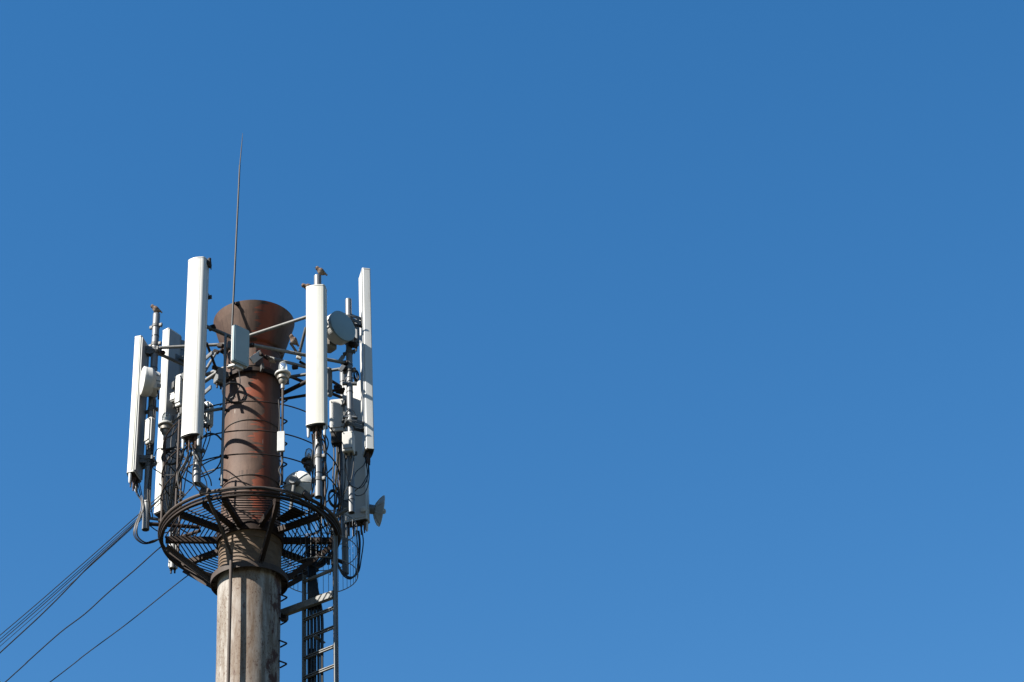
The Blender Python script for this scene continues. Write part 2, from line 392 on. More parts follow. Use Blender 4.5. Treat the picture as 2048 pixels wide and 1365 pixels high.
# ------------------------------------------------------------------ poles
def pole(px, py_top, py_bot, v, r, label, mat=M_GALV):
    p = P(px, py_bot, v); zt = z_at(p.x, p.y, py_top)
    t = thing('mounting_pole', label, 'pole', p, group='vertical mounting poles around the platform')
    MB().pipe(p, (p.x, p.y, zt), r).build('tube', mat, t, world=True)
    n = max(2, int((zt-p.z)/.55)); rnd = random.Random(int(px))
    for i in range(n):
        z = p.z + (i+.5+rnd.uniform(-.25,.25))*(zt-p.z)/n
        MB().lathe([(r+.001, -.005), (r+.0035, -.005), (r+.0035, .005), (r+.001, .005)], (p.x, p.y, z), n=20).build('strap', M_CABLE, t, world=True)
    return p, zt, t
p1, zt1, t1 = pole(393, 524, 968, -1.0, .047, 'galvanised pole behind the tallest front panel, left of the chimney')
p2, zt2, t2 = pole(637, 553, 995, -.87, .046, 'galvanised pole behind the front panel right of the chimney')
p3, zt3, t3 = pole(291, 629, 1060, 0., .045, 'leftmost galvanised pole, carrying the small side-facing drum')
p4, zt4, t4 = pole(345, 684, 1137, .83, .040, 'pole at the back left, behind the dark-backed panel')
p5, zt5, t5 = pole(703, 600, 1026, -.40, .040, 'galvanised pole with the grey drum near its top')
p6, zt6, t6 = pole(691, 745, 1148, .80, .043, 'rear right pole in shade reaching below the platform', M_GREY)

# ------------------------------------------------------------------ panel antennas
def d_profile(w, d, c=.035, bulge=.012):
    pr = [(w/2-.012, d/2), (w/2, d/2-.012)]
    for k in range(7):
        a = math.pi/2*k/6; pr.append((w/2-c+c*math.cos(a), -d/2+c-c*math.sin(a)))
    for k in range(1, 6):
        t = 1-2*k/6; pr.append(((w/2-c)*t, -d/2-bulge*(1-t*t)))
    for k in range(7):
        a = math.pi/2*k/6; pr.append((-w/2+c-c*math.sin(a), -d/2+c-c*math.cos(a)))
    return pr + [(-w/2, d/2-.012), (-w/2+.012, d/2)]
def panel(px, py_top, py_bot, v, phi, w, d, polexy, label, mat=M_WHITE, conns=4, plugs=True, c=.035, group='tall panel antennas', bulge=.012, hi=.86, strip=True, tray=None):
    tray = tray or M_TRAY
    p = P(px, py_bot, v); L_ = z_at(p.x, p.y, py_top)-p.z; phi = rad(phi)
    t = thing('panel_antenna', label, 'antenna', p, phi, group)
    pr = d_profile(w, d, c, bulge)
    MB().extrude(pr, 0, L_).build('radome', mat, t, angle=28)
    gr = MB()
    for sx in (-1, 1):
        if strip: MB().box((sx*(w/2+.0015), d*.16, L_/2), (.006, .018, L_-.03), bev=.002).build('edge_strip', M_CREAM, t)
        MB().box((sx*(w/2-.012), d/2+.006, L_/2), (.014, .012, L_-.02)).build('back_flange', tray, t, smooth=False)
        xs = sx*(w/2-c*1.02); MB().box((xs, -d/2-bulge*(1-min(1,abs(xs)/(w/2-c))**2)-.0002, L_/2), (.0025, .0016, L_-.02)).build('front_seam', M_SEAM, t, smooth=False)
    MB().box((0, d/2+.0035, L_/2), (w-.03, .006, L_-.015)).build('back_tray', tray, t, smooth=False)
    lip = [(x*1.025, y*1.04) for x, y in pr]
    MB().extrude(lip, L_+.0005, L_+.016).build('top_cap', mat, t, angle=28)
    MB().extrude([(x*1.02, y*1.03) for x, y in pr], -.016, -.0005).build('bottom_rim', mat, t, angle=28)
    MB().extrude([(x*.93, y*.9) for x, y in pr], -.03, -.0162).build('bottom_plate', M_DARK, t, angle=28)
    for k in range(conns):
        x = (k-(conns-1)/2)*w*.17
        MB().lathe([(.017, 0), (.017, -.05), (.012, -.055), (.012, -.12), (.009, -.125), (.009,-.16)], (x, -.01 if k % 2 else .02, -.03), n=12).build('connector', M_CONN, t)
    if plugs:
        for sx in (-1, 1):
            MB().lathe([(.020, 0), (.020, -.02), (.017, -.12), (.010, -.14), (.0, -.142)], (sx*w*.41, -d*.08, -.0165), n=12).build('corner_plug', M_PLUG, t)
    if polexy is not None:
        loc = Matrix.Rotation(-phi, 3, 'Z') @ Vector((polexy[0]-p.x, polexy[1]-p.y, 0))
        for zz in (L_*.12, L_*hi):
            k = MB(); ln = loc.y-d/2
            k.box((loc.x*.5, d/2+.012, zz), (.10, .012, .11), bev=.003)
            for sx in (-1, 1):
                k.bar((loc.x*.4+sx*.035, d/2+.005, zz+.03), (loc.x+sx*.05, loc.y, zz+.03), .008, .045)
                k.bar((loc.x*.4+sx*.035, d/2+.005, zz-.03), (loc.x+sx*.05, loc.y, zz-.03), .008, .045)
            k.lathe([(.048, -.035), (.058, -.035), (.058, .035), (.048, .035), (.048, -.035)], (loc.x, loc.y, zz), n=18, cap=False)
            k.bar((loc.x-.085, loc.y+.062, zz), (loc.x+.085, loc.y+.062, zz), .02, .05)
            br = k.build('pole_bracket', M_GALV2, t)
            for sx in (-1, 1):
                MB().tube([(loc.x+sx*.07, loc.y-.07, zz), (loc.x+sx*.07, loc.y+.10, zz)], .006, 6).build('clamp_bolt', M_GALV, br)
    return p, L_, t
A1 = panel(383, 525, 873, -1.20, -22, .232, .145, (p1.x, p1.y), 'tallest white panel antenna at the front left, a bird on its top', M_WHITE, 4, c=.05)
A2 = panel(633.5, 580, 852, -1.06, -15, .238, .145, (p2.x, p2.y), 'front white panel antenna right of the chimney, between the warning lamp and the grey drum', M_CREAM, 3)
A3 = panel(268, 686, 953, -.03, -108, .26, .10, (p3.x, p3.y), 'leftmost cream panel antenna, turned edge-on beside the leftmost pole', M_CREAM, 4, c=.03, hi=.94)
A4 = panel(327, 669, 1030, .76, -132, .24, .115, (p4.x, p4.y), 'panel antenna seen from its shaded back, just left of the tallest front panel', M_WHITE, 3, False, c=.02)
A5 = panel(737, 548, 904, -.28, 98, .20, .105, (p5.x, p5.y), 'slender white panel antenna on the far right, its narrow side in sun and shade', M_WHITE, 3, False, c=.012, bulge=.004, hi=.70, strip=False, tray=M_WHITE)
A6 = panel(714, 772, 1044, .62, 158, .30, .13, (p6.x, p6.y), 'wide shaded panel antenna low on the right, seen from behind', M_WHITE, 5, True, c=.02, tray=M_BOX)
# data sheet on the back of the leftmost antenna
MB().box((-.02, .0525, .27), (.13, .003, .33)).build('data_sheet', M_BOX, A3[2], smooth=False)

# pole clamps with bolts
for (pp_, par, rr_), pys in (((p3, t3, .045), (653, 690, 822, 932)), ((p1, t1, .047), (905,)), ((p2, t2, .046), (915, 960)), ((p5, t5, .04), (706, 742, 910))):
    for py in pys:
        z = z_at(pp_.x, pp_.y, py); k = MB()
        k.lathe([(rr_+.0005, -.022), (rr_+.007, -.022), (rr_+.007, .022), (rr_+.0005, .022), (rr_+.0005, -.022)], (pp_.x, pp_.y, z), n=20, cap=False)
        for an in (-.5, 2.64): k.box((pp_.x+math.cos(an)*(rr_+.022), pp_.y+math.sin(an)*(rr_+.022), z), (.045,.03,.045), Matrix.Rotation(an, 3, 'Z'), .004)
        cl_ = k.build('pole_clamp', M_GALV2, par, world=True)
        q_ = Vector((pp_.x, pp_.y, z))-par.location
        MB().tube([q_+Vector((rr_+.028, -.075, 0)), q_+Vector((rr_+.028, .02, 0))], .006, 6).build('clamp_bolt', M_GALV, cl_)
# small flat panel on the tall rail post
pp = P(443, 972, -1.03); zt = z_at(pp.x, pp.y, 668)
tp = thing('rail_post', 'thin blue-grey pole on the platform rim holding the small flat panel', 'pole', pp, group='vertical mounting poles around the platform')
MB().pipe(pp, (pp.x, pp.y, zt), .0165, .004, 14).build('tube', M_GREY, tp, world=True)
for py in (818, 912, 958):
    MB().bar(Vector((pp.x-.03, pp.y, z_at(pp.x, pp.y, py))), Vector((pp.x+.07, pp.y+.03, z_at(pp.x, pp.y, py)-.01)), .03, .022).build('rail_clamp', M_RUST, tp, world=True)
fp = P(480, 730, -1.06); fl = z_at(fp.x, fp.y, 656)-fp.z
tf = thing('flat_antenna', 'small flat grey rounded panel antenna in front of the funnel', 'antenna', fp, rad(37))
w_ = .243
def rrect(w, h, c, n=5):
    pts = []
    for cx, cz, a0 in ((w/2-c, h/2-c, 0), (-w/2+c, h/2-c, 90), (-w/2+c, -h/2+c, 180), (w/2-c, -h/2+c, 270)):
        for k in range(n+1):
            a = rad(a0+90*k/n); pts.append((cx+c*math.cos(a), cz+c*math.sin(a)))
    return pts
def slab(w, h, c, y0, y1, zc):
    m_ = MB().extrude(rrect(w, h, c), y0, y1)
    m_.v = [Vector((p.x, p.z, p.y+zc)) for p in m_.v]; return m_
slab(w_, fl, .03, .0, .03, fl/2).build('back_tray', M_BOX, tf, angle=30)
slab(w_-.012, fl-.012, .026, -.022, -.0005, fl/2).build('cover', M_DISH, tf, angle=30)
slab(w_-.05, fl-.05, .02, -.027, -.0225, fl/2).build('cover_face', M_DISH, tf, angle=30)
k = MB(); k.bar((-.05, .05, fl*.5), (-.13, .08, fl*.5), .05, .10); k.bar((0,.047,fl*.5), (0,.09,fl*.5), .12, .16)
k.build('bracket', M_GALV2, tf)
MB().box((.0,.03,-.02), (.12,.05,.035), bev=.006).build('cable_gland', M_BOX, tf)

# ------------------------------------------------------------------ antenna frame: collars and tubes
fr = thing('antenna_frame', 'weathered frame of clamp collars and tubes tying the poles to the chimney', 'frame', (0,0,ax(770)))
def collar(py, r, h):
    z = P(505, py, -r).z
    MB().lathe([(r-.03, -h/2), (r, -h/2), (r, h/2), (r-.03, h/2)], (0,0,z), n=64, cap=False).build('collar', M_RUST, fr, world=True)
    for dg in (-55, 15, 75, 150, 230):
        MB().box(polar(rad(dg), r+.03, z), (.03,.09,h*1.5), Matrix.Rotation(rad(dg), 3, 'Z')).build('collar_lug', M_GALV2, fr, world=True)
collar(737, .385, .055)
collar(672, .375, .05) if False else None
def ft(a, b, r=.022, mat=M_TUBE, name='support_tube'):
    a, b = P(*a), P(*b)
    MB().pipe(a, b, r, .004, 12).build(name, mat, fr, world=True)
ft((300, 697, 0.), (452, 689, -.16), .021)
ft((306, 703, 0.), (470, 775, .45), .021, M_GALV2)
ft((407, 651, -1.0), (503, 692, -.78), .024, M_GALV2)
ft((503, 690, -.80), (704, 729, -.40), .022, M_TUBE)
ft((498, 672, -.42), (636, 627, -.80), .022)
ft((532, 714, -.46), (640, 742, -.72), .020)
ft((556, 758, .0), (702, 735, -.40), .021, M_GALV2)
ft((556, 792, .1), (655, 743, -.3), .028, M_RUST)
ft((558, 800, .15), (690, 778, .1), .019, M_RUST)
ft((600, 724, .2), (694, 781, .8), .019, M_RUST)
ft((560, 745, .05), (694, 800, .8), .021, M_RUST)
ft((402, 768, -.2), (437, 744, -.35), .027)
ft((409, 745, -.55), (432, 706, -.35), .017)
ft((413, 686, -.7), (433, 740, -.4), .017, M_RUST)
ft((395, 826, -1.0), (449, 817, -.9), .020)
ft((440, 703, -.2), (422, 708, -.4), .019)
ft((352, 770, .83), (452, 735, .1), .021)
ft((350, 830, .83), (410, 800, .5), .020)
ft((597, 714, -.55), (612, 655, -.78), .019, M_GALV2)
ft((599, 713, -.55), (580.5, 686, -.66), .0165, M_GALV2)
for py in (768, 836):
    zz_ = P(343, py, -.1).z
    MB().bar((-.99, -.01, zz_), (-.50, -.78, zz_), .022, .055, bev=.004).build('frame_bar', M_GALV, fr, world=True)
    for t_ in (.06, .30): 
        q_ = Vector((-.99, -.01, zz_)).lerp(Vector((-.50, -.78, zz_)), t_); MB().box(q_+Vector((-.01,-.01,.0)), (.05,.05,.10), Matrix.Rotation(.5, 3, 'Z'), .006).build('joint_clamp', M_GALV2, fr, world=True)
# low arms from the poles to the rim
ft((293, 1036, 0.), (330, 1041, .03), .019, M_GALV2); ft((293, 1048, 0.), (399, 1055, .1), .024, M_RUST)
ft((690, 1128, .8), (655, 1112, .65), .022, M_RUST); ft((345, 1080, .83), (400, 1062, .55), .022, M_RUST)
ft((702, 1016, -.4), (655, 1040, -.35), .022, M_GALV2); ft((393, 962, -1.0), (418, 983, -.92), .026, M_GALV)
ft((637, 985, -.8), (610, 1000, -.72), .022, M_RUST)
# joint castings
def joint(px, py, v, s=.05, mat=M_RUST):
    p = P(px, py, v)
    MB().box(p, (s*1.5, s, s*.9), Matrix.Rotation(random.uniform(-.6,.6), 3, 'Z') @ Matrix.Rotation(random.uniform(-.5,.5), 3, 'Y'), .008).build('joint_clamp', mat, fr, world=True)
for a in ((441,692,-.2,.055), (445,703,-.2,.05), (503,691,-.79,.05), (518,712,-.5,.07), (533,715,-.47,.045), (598,716,-.55,.045,M_BOX), (318,698,0.,.045),
          (324,706,.02,.05), (424,656,-.96,.06), (690,727,-.42,.06), (688,738,-.42,.05), (706,690,-.45,.07), (590,735,-.6,.05), (430,736,-.4,.05), (432,704,-.35,.05),
          (352,762,.8,.06), (346,772,.78,.07), (362,775,.78,.06), (355,818,.8,.06), (675,775,.3,.06), (680,782,.5,.07), (322,1042,.02,.045), (470,718,-.42,.07), (480,742,-.43,.05)):
    joint(*a)
# pale bracket plates below the flat panel and by the right pole
MB().bar(P(503,722,-.6), P(523,707,-.5), .02, .09).build('bracket_plate', M_BOX, fr, world=True)
MB().bar(P(455,735,-.55), P(475,729,-.6), .05, .03).build('bracket_plate', M_BOX, fr, world=True)
for px, py in ((683, 718), (684, 737)):
    MB().box(P(px, py, -.45), (.05,.02,.10), Matrix.Rotation(rad(30), 3, 'Y'), .003).build('bracket_plate', M_GALV, fr, world=True)
# U-bolt saddles on the right pole
for py in (763, 830):
    z = z_at(p5.x, p5.y, py); k = MB()
    k.tube([Vector((p5.x+.062*math.cos(a), p5.y-.045*math.sin(a)-.02, z+.06*math.sin(a)-.03)) for a in [math.pi*i/12 for i in range(13)]], .0055, 6)
    k.box((p5.x, p5.y-.01, z-.045), (.18,.05,.022))
    k.build('u_bolt', M_GALV, t5, world=True)

# ------------------------------------------------------------------ dishes
def drum(px, py, v, az, r, depth, label, mat_face, pole_p, tilt=0.):
    p = P(px, py, v); t = thing('drum_antenna', label, 'antenna', p, rad(az), 'drum antennas')
    ax_ = Vector((0,-1,math.tan(rad(tilt)))).normalized()
    MB().lathe([(r*.97, -.006), (r, -.012), (r, -depth), (r*.9, -depth-.03), (.06, -depth-.10)], (0,0,0), ax_, 48).build('shroud', M_BOX, t, angle=25)
    MB().lathe([(r*1.015, -.02), (r*1.015, .003), (r*.97, .006), (r*.5, .012), (.0, .016)], (0,0,0), ax_, 48, cap=False).build('cover', mat_face, t, angle=25)
    lp = Matrix.Rotation(-rad(az), 3, 'Z') @ (pole_p - p); lp.z = 0
    k = MB(); b0 = Vector((0, depth+.08, 0)); k.bar(b0, (lp.x, lp.y, -.02), .05, .09); k.bar((-.06,depth+.05,.05), (.06,depth+.05,.05), .02,.03)
    k.lathe([(.045,-.06),(.06,-.06),(.06,.06),(.045,.06),(.045,-.06)], (lp.x, lp.y, -.02), n=18, cap=False)
    k.build('mount', M_GALV2, t)
    return t, p
dt, dp = drum(686, 652, -.66, 40, .205, .14, 'round grey drum antenna with a flat cover at the top right', M_DISH, p5)
MB().box((0,.26,-.13), (.16,.15,.2), bev=.02).build('radio_unit', M_BASE, dt)
for k in (-1, 0, 1):
    a = rad(200+k*24); MB().box((math.cos(a)*.209, .07, math.sin(a)*.209), (.008,.05,.018), Matrix.Rotation(-a, 3, 'Y')).build('shroud_clip', M_PLUG, dt, smooth=False)
d2, dp2 = drum(284, 763, -.20, -74, .185, .09, 'small white side-facing drum antenna on the leftmost pole', M_WHITE, p3)
MB().box((.0,.155,-.01), (.22,.12,.25), bev=.02).build('radio_unit', M_BOX, d2)
k = MB()
for z in (.05, -.03): k.box((.112,.155,z), (.006,.11,.012))
k.box((.112,.19,-.10), (.008,.05,.05)); k.build('radio_lid', M_GREY, d2)
MB().tube([(.05,.19,-.13), (.06,.2,-.2), (.03,.21,-.25)], .012, 8).build('cable_gland', M_CABLE, d2)

# parabolic dish behind the rim, and the side-on one on the right
def dish(px, py, v, az, tilt, r, dp_, label, mat):
    p = P(px, py, v); t = thing('dish_antenna', label, 'antenna', p, rad(az), 'open dish antennas')
    a_ = Vector((0, -math.cos(rad(tilt)), math.sin(rad(tilt))))
    pr = [(.03, 0.0)] + [(r*k/8, dp_*(k/8)**2) for k in range(2, 9)] + [(r*1.0, dp_-.012+.02)] + [(r*k/8*.985, dp_*(k/8)**2+.010) for k in range(8, 0, -1)]
    MB().lathe(pr, (0,0,0), a_, 48).build('reflector', mat, t, angle=40)
    for i in range(8):
        an = 2*math.pi*i/8; q_ = Vector((0,0,1)).rotation_difference(a_)
        MB().tube([q_ @ Vector((math.cos(an)*r*s, math.sin(an)*r*s, dp_*s*s-.004)) for s in (.25,.5,.75,.97)], .006, 5).build('rib', mat, t)
    MB().lathe([(.05,-.10),(.06,-.08),(.06,0.0),(.045,.012)], (0,0,0), a_, 20).build('hub', M_GALV, t)
    MB().lathe([(.008,0),(.008,dp_+.02),(.03,dp_+.02),(.035,dp_+.045),(.02,dp_+.06)], (0,0,0), a_, 16).build('feed', mat, t)
    return t, p
g3, gp3 = dish(591, 965, -.15, 160, 8, .185, .09, 'white dish antenna seen from behind above the platform rim', M_WHITE)
MB().tube([(0,.05,-.05), (.03,.09,-.45)], .022, 10).build('stand', M_GALV2, g3)
g4, gp4 = dish(748, 1020, .66, 97, -6, .20, .09, 'small grey dish antenna sticking out at the lower right edge', M_MESH)
g4k = MB(); g4k.bar((0,.08,0), (.02,.28,0), .05, .07); g4k.lathe([(.045,0),(.045,.03),(.02,.035)], (-.03,.10,.0), (-.5,-1,0), 20)
g4k.build('mount', M_GALV2, g4)
MB().lathe([(.038,0),(.038,.05),(.03,.055)], (P(725,1020,.5)-gp4)[:] and (Matrix.Rotation(-rad(96),3,'Z') @ (P(727,1021,.53)-gp4)), Matrix.Rotation(-rad(96),3,'Z') @ Vector((-.3,-1,-.2)), 20).build('pivot_cap', M_PLUG, g4)

# ------------------------------------------------------------------ equipment boxes
def ebox(px0, py0, px1, py1, v, phi, depth, label, mat=M_BOX, glands=2, fins=False, polep=None):
    p = P((px0+px1)/2, py1, v); zt = z_at(p.x, p.y, py0); pc = P(px1, py1, v).x-P(px0, py1, v).x
    w = max(.04, (pc - depth*abs(math.sin(rad(phi))))/max(.25, math.cos(rad(phi))))
    h = zt-p.z
    t = thing('equipment_box', label, 'equipment box', p, rad(phi), 'equipment boxes on the poles')
    MB().box((0,0,h/2), (w, depth, h), bev=.010).build('housing', mat, t, angle=25)
    MB().box((0,-depth/2-.006, h/2+.01), (w*.86, .012, h*.84), bev=.004).build('lid', mat, t, angle=25)
    if fins:
        for i in range(5): MB().box((w/2+.006, -depth*.35+i*depth*.17, h/2), (.012,.008,h*.9)).build('fin', mat, t)
    k = MB()
    for sx in (-1, 1):
        for sz in (.1, .9): k.lathe([(.006,0),(.006,.01)], (sx*w*.36, -depth/2-.012, h*sz), (0,-1,0), 8)
    k.build('lid_screw', M_GALV2, t)
    for i in range(glands):
        x = (i-(glands-1)/2)*w*.45
        MB().lathe([(.016,.0),(.016,-.03),(.011,-.035),(.011,-.07)], (x,0,0), n=12).build('cable_gland', M_DARK, t)
    if polep is not None:
        l = Matrix.Rotation(-rad(phi), 3, 'Z') @ (polep-p); kk = MB()
        for sz in (.25, .75): kk.bar((0, depth/2*.9, h*sz), (l.x, l.y, h*sz), .04, .03)
        kk.bar((l.x*.5, (depth*.45+l.y)/2, h*.2), (l.x*.5, (depth*.45+l.y)/2, h*.8), .02, .02); kk.build('mount', M_GALV2, t)
    return t, p, w, h
b1 = ebox(684, 868, 711, 907, -.52, -14, .12, 'white junction box low on the pole with the grey drum', polep=p5)
b2 = ebox(659, 804, 692, 868, -.10, -12, .13, 'pale radio unit dappled with shadow, right of the front panel', fins=True, polep=p5)
MB().box((0,.0,-.085), (b2[2]*.85,.11,.15), bev=.008).build('lower_shroud', M_DARK, b2[0])
b3 = ebox(404, 808, 426, 853, -.82, -30, .12, 'pale radio unit tucked behind the tallest front panel', fins=True, polep=p1)
b4 = ebox(426, 739, 450, 768, -.30, 30, .09, 'small grey box left of the chimney below the frame tubes', M_GREY, glands=2)
b5 = ebox(652, 737, 666, 793, -.30, -50, .07, 'thin grey plate unit peeking out behind the front panel', M_GREY, glands=0)
b6 = ebox(288, 838, 308, 889, -.12, -48, .07, 'angular white cover plate on the leftmost pole below the drum', glands=2, fins=True, polep=p3)
b10 = ebox(336, 1060, 356, 1137, .86, -12, .09, 'white unit at the foot of the back left pole, hanging below the platform', glands=2)
b7 = ebox(706, 640, 719, 694, .0, 30, .08, 'small grey unit between the grey drum and the slender panel', M_GREY, glands=1, polep=p5)
b8 = ebox(349, 752, 368, 815, -.22, -35, .08, 'tall narrow pale unit half hidden behind the left edge of the tallest panel', glands=2)
b9 = ebox(340, 790, 360, 806, .6, -35, .10, 'flat pale unit at mid height of the back left pole', glands=2, polep=p4)

# ------------------------------------------------------------------ obstruction lamps
def lamp(px, py_dome, py_post_bot, v, label, cast, postmat, r=.052):
    p = P(px, py_post_bot, v); zt = z_at(p.x, p.y, py_dome)
    t = thing('warning_lamp', label, 'warning lamp', p, group='glass-domed warning lamps')
    h = zt-p.z
    MB().tube([(0,0,0), (0,0,h-.18)], .0145, 10).build('post', postmat, t)
    MB().lathe([(.016,h-.25),(.023,h-.245),(.023,h-.185),(.030,h-.18),(.046,h-.155),(.050,h-.13),(.050,h-.118),(.068,h-.112),(.070,h-.075),(.064,h-.070),(.064,h-.058),(.075,h-.05)], n=28).build('base', cast, t, angle=25)
    MB().lathe([(.060,h-.0495),(.094,h-.049),(.097,h-.035),(.094,h-.025),(.055,h-.02)], n=32).build('rim', M_BOX if cast is M_BASE else cast, t, angle=25)
    MB().lathe([(r,h-.019),(r,h+.06),(r*.95,h+.095),(r*.75,h+.125),(r*.4,h+.143),(.001,h+.149)], n=28).build('glass_dome', M_GLASS, t, angle=80)
    b_ = MB(); b_.lathe([(.012,h-.018),(.012,h+.01),(.02,h+.02),(.023,h+.05),(.014,h+.075),(.001,h+.08)], n=14); b_.build('bulb', M_PLUG, t)
    return t, p, h
w1 = lamp(564, 744, 970, -1.04, 'warning lamp with clear glass dome on the post before the chimney', M_BASE, M_RUST2)
w2 = lamp(321, 846, 1076, -.02, 'warning lamp with weathered dome left, beside the shaded panel', M_BASE, M_RUST2)
w3 = lamp(618, 918, 1060, .05, 'dark warning lamp by the white dish, right of the chimney', M_BLACKLAMP, M_BLACKLAMP)
wb = P(562, 904, -1.07)
tb = thing('post_box', 'small bright white box strapped to the front lamp post', 'equipment box', wb, rad(-8), 'equipment boxes on the poles')
MB().box((0,0,.14), (.088,.035,.275), bev=.005).build('housing', M_PLUG, tb, angle=25)
MB().box((0,.022,.14), (.03,.012,.06)).build('clip', M_GALV2, tb); MB().tube([(0,0,.01),(.0,.0,-.05)], .008, 8).build('cable_gland', M_DARK, tb)

# ------------------------------------------------------------------ cable ladder on the right
Lb, Rb = P(607, 1213, .16), P(670, 1189, -.16)
zl0 = z_at(Lb.x, Lb.y, 1150); zr0 = z_at(Rb.x, Rb.y, 1055)
lad = thing('cable_ladder', 'galvanised cable ladder with slotted rungs beside the chimney', 'cable ladder', (Lb.x, Lb.y, 0))
u_ = Vector((Rb.x-Lb.x, Rb.y-Lb.y, 0)); Wd = u_.length; u_.normalize(); n_ = Vector((u_.y, -u_.x, 0))
def chan(b_, z0, z1): 
    k = MB(); k.bar(b_+Vector((0,0,z0-b_.z)), b_+Vector((0,0,z1-b_.z)), .012, .044, up=n_)
    k.bar(b_-n_*.024+u_*.010+Vector((0,0,z0-b_.z)), b_-n_*.024+u_*.010+Vector((0,0,z1-b_.z)), .028, .006, up=n_); return k
chan(Lb, .1, zl0).build('rail', M_GREY, lad, world=True)
chan(Rb, .1, zr0).build('rail', M_GREY, lad, world=True)
zs = z_at(Rb.x, Rb.y, 1215); st = zs - z_at(Rb.x, Rb.y, 1253.3); i = 0
zz = zs
while zz > .4:
    k = MB()
    for dz in (.013, -.013): k.bar(Vector((Lb.x, Lb.y, zz+dz)), Vector((Rb.x, Rb.y, zz+dz)), .03, .010)
    k.build('rung', M_TUBE, lad, world=True); zz -= st
za = z_at(Rb.x, Rb.y, 1190); arm0 = Vector((.33, .36, za)); arm1 = Vector((Rb.x, Rb.y, za))
k = MB(); dd = (arm1-arm0).normalized(); nn = Vector((dd.y, -dd.x, 0))
k.bar(arm0+nn*.04, arm1+nn*.04, .006, .085); k.bar(arm0+Vector((0,0,.042))+nn*.012, arm1+Vector((0,0,.042))+nn*.012, .05, .006); k.bar(arm0-Vector((0,0,.042))+nn*.012, arm1-Vector((0,0,.042))+nn*.012, .05, .006)
k.build('support_arm', M_TUBE, lad, world=True)
MB().box(arm0.lerp(arm1,.12)-Vector((0,0,.05)), (.09,.09,.08), Matrix.Rotation(rad(-25),3,'Z'), .01).build('arm_clamp', M_RUST, lad, world=True)
zb_ = z_at(Rb.x, Rb.y, 1138)
MB().bar(Vector((Lb.x, Lb.y, zb_)), Vector((Rb.x, Rb.y, zb_)), .03, .03).build('top_rung', M_TUBE, lad, world=True)
MB().bar(P(629, 1272, -.02), P(648, 1287, .1), .05, .01).build('cable_clip', M_GREY, lad, world=True)

# ladder safety basket of thin wires behind the platform
bk = P(640, 1152, .35); zt = z_at(bk.x, bk.y, 1058)
ck = thing('wire_basket', 'round basket of thin upright wires hanging behind the platform edge', 'wire basket', bk)
rb = .455; hgt = zt-bk.z
wires = [polar(rad(-65+8.2*i), rb) for i in range(40)]
for i, p in enumerate(wires):
    MB().tube([p, p+Vector((0,0,hgt))], .0032, 5).build('wire', M_GALV, ck)
for z in (0, hgt*.5, hgt):
    MB().tube([polar(rad(-65+4.1*i), rb, z) for i in range(79)], .006, 5).build('hoop', M_GALV, ck)

# ------------------------------------------------------------------ cables
def cable(pts, r, mat, label, group=None, name='cable', jit=0., n=7):
    pts = [P(*p) if not isinstance(p, Vector) else p for p in pts]
    if jit: pts = [pts[0]]+[p+Vector((random.uniform(-jit,jit), random.uniform(-jit,jit), random.uniform(-jit,jit)*.6)) for p in pts[1:-1]]+[pts[-1]+Vector((random.uniform(-jit,jit), random.uniform(-jit,jit)*.4, 0))]
    return solid(name, MB().tube(catmull(pts, n), r, 7), mat, label, 'cable', group)
def bundle(k, pts, r, label, group, mats=(M_CABLE,), spread=.02, jit=.02):
    for i in range(k):
        o_ = Vector((random.uniform(-1,1), random.uniform(-1,1), 0))*spread
        q_ = [P(*p)+o_*(1 if 0 < j else .8) for j, p in enumerate(pts)]
        cable(q_, r*random.uniform(.8,1.2), mats[i % len(mats)], label, group, jit=jit)
# long aerial lines leaving to the lower left
def aerial(p_list, r, label, group, mat=M_CABLE):
    pts = [P(*p) for p in p_list]; e = pts[-1]; d_ = (pts[-1]-pts[-2]); d_ = d_/d_.length
    for s in (4, 9, 15, 22): pts.append(e + d_*s + Vector((0,0,.004*s*s)))
    return solid('aerial_line', MB().tube(catmull(pts, 6), r, 6), mat, label, 'cable', group)
GA = 'aerial lines running off to the lower left'
LB = 'one of the thin black lines fanning out to the lower left edge'
for a, b_, c_, r in (((322, 990, .35), (273, 1033, .6), (0, 1271, 2.3), .0065), ((324, 994, .35), (276, 1036, .6), (0, 1279, 2.35), .0048),
                ((326, 992, .35), (280, 1036, .6), (0, 1285, 2.3), .0062), ((330, 998, .35), (284, 1039, .6), (0, 1293, 2.4), .0045)):
    mid = ((b_[0]+c_[0])/2, (b_[1]+c_[1])/2+1.5, (b_[2]+c_[2])/2)
    aerial([a, b_, mid, c_], r, LB, GA)
aerial([(332, 985, .3), (282, 1037, .55), (205, 1108, 1.0), (172, 1139, 1.25), (100, 1213, 1.7), (0, 1306, 2.3)], .0085, 'thickest of the five lines crossing out at the left edge', GA)
aerial([(322, 1094, .1), (310, 1104, .15), (270, 1140, .4), (215, 1187, .75), (170, 1228, 1.05), (120, 1266, 1.4), (56, 1323, 1.8), (8, 1367, 2.1)], .0075, 'wavy single line leaving the platform rim for the lower left corner', GA)
aerial([(388, 1142, .9), (345, 1175, 1.1), (255, 1247, 1.6), (170, 1310, 2.1), (97, 1367, 2.5)], .0070, 'straight single line lowest to the left of the chimney', GA)

